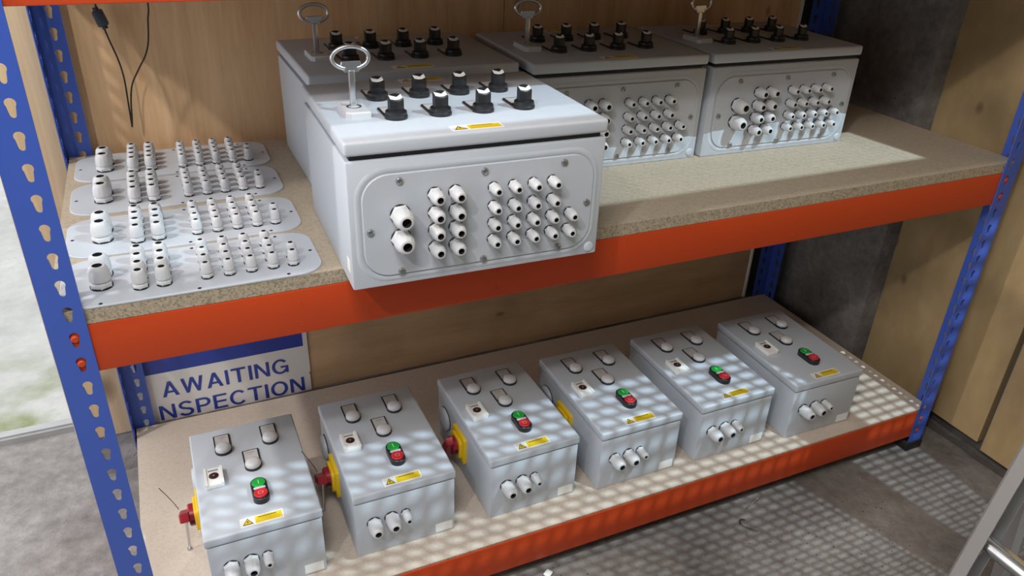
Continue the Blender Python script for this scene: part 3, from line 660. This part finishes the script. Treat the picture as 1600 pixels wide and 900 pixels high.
GLYPH = {
    'A': (0.76, [[(0,0),(.165,0),(.455,1),(.305,1)], [(.76,0),(.595,0),(.305,1),(.455,1)], rc(.19,.57,.24,.37)]),
    'W': (1.02, [[(0,1),(.16,1),(.33,0),(.19,0)], [(.19,0),(.33,0),(.585,1),(.435,1)], [(.435,1),(.585,1),(.83,0),(.69,0)], [(.69,0),(.83,0),(1.02,1),(.86,1)]]),
    'I': (0.155, [rc(0,.155,0,1)]),
    'T': (0.70, [rc(0,.70,.86,1), rc(.2725,.4275,0,.86)]),
    'N': (0.72, [rc(0,.15,0,1), rc(.57,.72,0,1), [(0,1),(.165,1),(.72,0),(.555,0)]]),
    'G': (0.80, arc(.41,.5,.41,.52,38,330,.155) + [rc(.43,.80,.40,.525), rc(.665,.80,.03,.525)]),
    'S': (0.68, arc(.34,.735,.32,.285,20,270,.15) + arc(.34,.265,.34,.285,90,-165,.15)),
    'P': (0.68, [rc(0,.155,0,1), rc(.155,.40,.865,1), rc(.155,.40,.385,.52)] + arc(.38,.6925,.30,.3075,-90,90,.15)),
    'E': (0.64, [rc(0,.155,0,1), rc(.155,.64,.865,1), rc(.155,.60,.44,.57), rc(.155,.64,0,.135)]),
    'C': (0.76, arc(.41,.5,.41,.52,40,320,.155)),
    'O': (0.84, arc(.42,.5,.42,.52,0,360,.155,36)),
}
def text_mesh(body, x0, x1, z0, z1):
    """one row of plain sans capitals lying flat on the sign face"""
    adv = 0; items = []
    for ch in body:
        wd, polys = GLYPH[ch]; items.append((adv, polys)); adv += wd + 0.13
    kx = (x1-x0)/(adv-0.13); kz = z1-z0; mb = MB(); d = 0
    for off, polys in items:
        for P in polys:
            d += 1; mb.add([(x0+(off+x)*kx, -0.0034-(d % 7)*2e-6, z0+z*kz) for x, z in P], [tuple(range(len(P)))])
    return mb.mesh('lettering', 'signb', 0)
obj('lettering', text_mesh('AWAITING', 0.0730, 0.3625, 0.1775, 0.2192), sign)
obj('lettering', text_mesh('I', 0.0360, 0.0420, 0.1140, 0.1552), sign)
obj('lettering', text_mesh('NSPECTION', 0.0590, 0.3970, 0.1140, 0.1552), sign)

# ------------------------------------------------------------------ cable hanging from the top shelf
cb = thing('hanging_cable', 'thin black cable hanging in a V in front of the plywood wall', 'cable', (0, 0, 0))
yc = 0.635
pts = [(0.1010, yc, 1.20), (0.1045, yc, 1.075), (0.1062, yc, 1.050), (0.1110, yc, 1.020), (0.1160, yc, 0.995), (0.1240, yc, 0.960), (0.1275, yc, 0.925), (0.1262, yc, 0.880), (0.1250, yc, 0.845), (0.1245, yc, 0.832)]
pts2 = [(0.1245, yc, 0.832), (0.1275, yc, 0.850), (0.1320, yc, 0.885), (0.1400, yc, 0.915), (0.1580, yc, 0.945), (0.1710, yc, 0.965), (0.1805, yc, 0.990), (0.1870, yc, 1.030), (0.1920, yc, 1.065), (0.1930, yc, 1.20)]
def smooth(P, k=6):
    P = [Vector(p) for p in P]; out = []
    for i in range(len(P)-1):
        p0 = P[max(i-1, 0)]; p1 = P[i]; p2 = P[i+1]; p3 = P[min(i+2, len(P)-1)]
        for j in range(k):
            t = j/k; out.append(0.5*((2*p1) + (-p0+p2)*t + (2*p0-5*p1+4*p2-p3)*t*t + (-p0+3*p1-3*p2+p3)*t*t*t))
    return out + [P[-1]]
mb = MB(); mb.tube(smooth(pts)[:-1] + smooth(pts2), 0.0016, 7); obj('cord', mb.mesh('cord', 'cable', 60), cb)
mb = MB(); mb.rbox(-0.0095, 0.0095, -0.008, 0.008, -0.014, 0.014, b=0.003); mb.lathe([(0.005, -0.019), (0.005, 0.019)], 12)
obj('inline_box', mb.mesh('inline_box', 'ferr'), cb, (0.1085, yc, 1.0350), (0, -0.28, 0))

# ------------------------------------------------------------------ ladder leaning on the right wall
lad = thing('step_stool', 'aluminium step stool on the floor right of the rack, cut by the frame corner', 'step stool', (1.278, -0.45, 0), 0.0)
sl = 0.19; L_ = 0.58
shear = Matrix(((1, 0, sl, 0), (0, 1, 0, 0), (0, 0, 1, 0), (0, 0, 0, 1)))
shear2 = Matrix(((1, 0, -sl, 0), (0, 1, 0, 0), (0, 0, 1, 0), (0, 0, 0, 1)))
for yy, sg in ((0.0, -1), (-0.40, 1)):
    mb = MB()
    mb.box(0.0, 0.048, 0.0, sg*0.003, 0.002, L_, 0, shear)
    mb.box(0.0, 0.003, 0.0, sg*0.026, 0.002, L_, 1, shear); mb.box(0.045, 0.048, 0.0, sg*0.026, 0.002, L_, 0, shear)
    rl = obj('rail', mb.mesh('rail', ['alu', 'alup'], 0), lad, (0, yy, 0))
    mb = MB(); mb.rbox(-0.006, 0.054, -0.004, 0.030, 0.0005, 0.035, b=0.004); f = obj('foot', mb.mesh('foot', 'foot'), rl, (0, -0.026 if sg < 0 else 0, 0))
    mb = MB(); mb.box(0.0, 0.026, 0.0, sg*0.020, 0.002, L_-0.02, 0, shear2)
    obj('back_leg', mb.mesh('back_leg', 'alu', 0), lad, (0.215, yy, 0))
for k in range(2):
    z = 0.30 + 0.24*k
    mb = MB(); mb.tube([(0, 0.004, 0), (0, -0.404, 0)], 0.0155, 18)
    rg = obj('rung', mb.mesh('rung', 'chrome', 50), lad, (0.026+sl*z, 0, z))
    mb = MB(); mb.rbox(-0.014, 0.014, -0.012, -0.003, -0.036, -0.016, b=0.002); mb.lathe([(0.004, 0), (0.004, 0.004), (0, 0.005)], 10, T=Matrix.Translation((0, -0.012, -0.026)) @ RX90)
    obj('bracket', mb.mesh('bracket', 'screw'), rg)

# ------------------------------------------------------------------ mesh partition between the flood lamp and the rack (out of frame)
part_ = thing('mesh_partition', 'raised wire mesh screen on steel posts standing right of the camera', 'partition', (0, -0.85, 0))
for z0, z1 in ((2.165, 2.213), (1.575, 1.590)):
    mb = MB(); mb.box(1.385, 1.955, -0.003, 0.003, z0, z1); obj('rail', mb.mesh('rail', 'shed'), part_)
for x0, x1, z0, z1 in ((1.722, 1.763, 0.0, 2.17), (1.385, 1.400, 0.0, 2.60), (1.940, 1.955, 0.0, 2.60)):
    mb = MB(); mb.box(x0, x1, -0.003, 0.003, z0, z1); obj('post', mb.mesh('post', 'shed'), part_)
for x0, z0, z1 in ((1.772, 2.213, 2.60), (1.8125, 1.590, 2.165)):
    mb = MB(); mb.box(x0, 1.94, -0.002, 0.002, z0, z1); obj('sheet', mb.mesh('sheet', 'shed'), part_)
mb = MB(); wr = 0.0009
x = 1.4035
while x < 1.815: mb.box(x-wr, x+wr, -wr, wr, 1.58, 2.166); x += 0.0095
z = 1.5885
while z < 2.165: mb.box(1.40, 1.815, wr, 3*wr, z-wr*1.5, z+wr*1.5); z += 0.0135
obj('wire_mesh', mb.mesh('wire_mesh', 'shed', 0), part_, kind='stuff')
mb = MB(); x = 1.402; gw = 0.00018
while x < 1.775: mb.box(x-gw, x+gw, -0.0003, 0.0003, 2.213, 2.60); x += 0.0044
z = 2.215
while z < 2.60: mb.box(1.40, 1.775, 0.0003, 0.0008, z-gw, z+gw); z += 0.0044
obj('dimming_gauze', mb.mesh('dimming_gauze', 'shed', 0), part_, kind='stuff')  # unseen gauze added to dim the flood lamp above the rail

# ------------------------------------------------------------------ bits lying on the floor
mb = MB(); mb.tube([(-0.03, 0, 0.0025), (0.012, 0.004, 0.0025), (0.016, 0.004, 0.0025)], [0.0016, 0.0016, 0.003], 8)
obj('loose_screw', mb.mesh('loose_screw', 'steel'), None, (1.305, -0.006, -0.001), (0, 0, 0.25), 'small silver screw lying on the floor in front of the rack', 'screw')
mb = MB(); mb.tube(smooth([(0.0, -0.03, 0.002), (-0.006, 0.0, 0.002), (-0.004, 0.012, 0.003), (0.008, 0.016, 0.003), (0.014, 0.008, 0.002)]), 0.0013, 7)
obj('bent_wire', mb.mesh('bent_wire', 'cable'), None, (1.240, -0.055, -0.002), (0, 0, 0.5), 'dark bent wire hook lying on the concrete floor', 'wire')
mb = MB(); mb.prism(rrect(-0.009, 0.009, -0.007, 0.007, 0.002, 2), 0, 0.0015)
obj('paper_scrap', mb.mesh('paper_scrap', 'white'), None, (0.76, -0.006, -0.001), (0.06, 0.05, 0.6), 'white scrap lying on the floor under the lower beam', 'scrap')
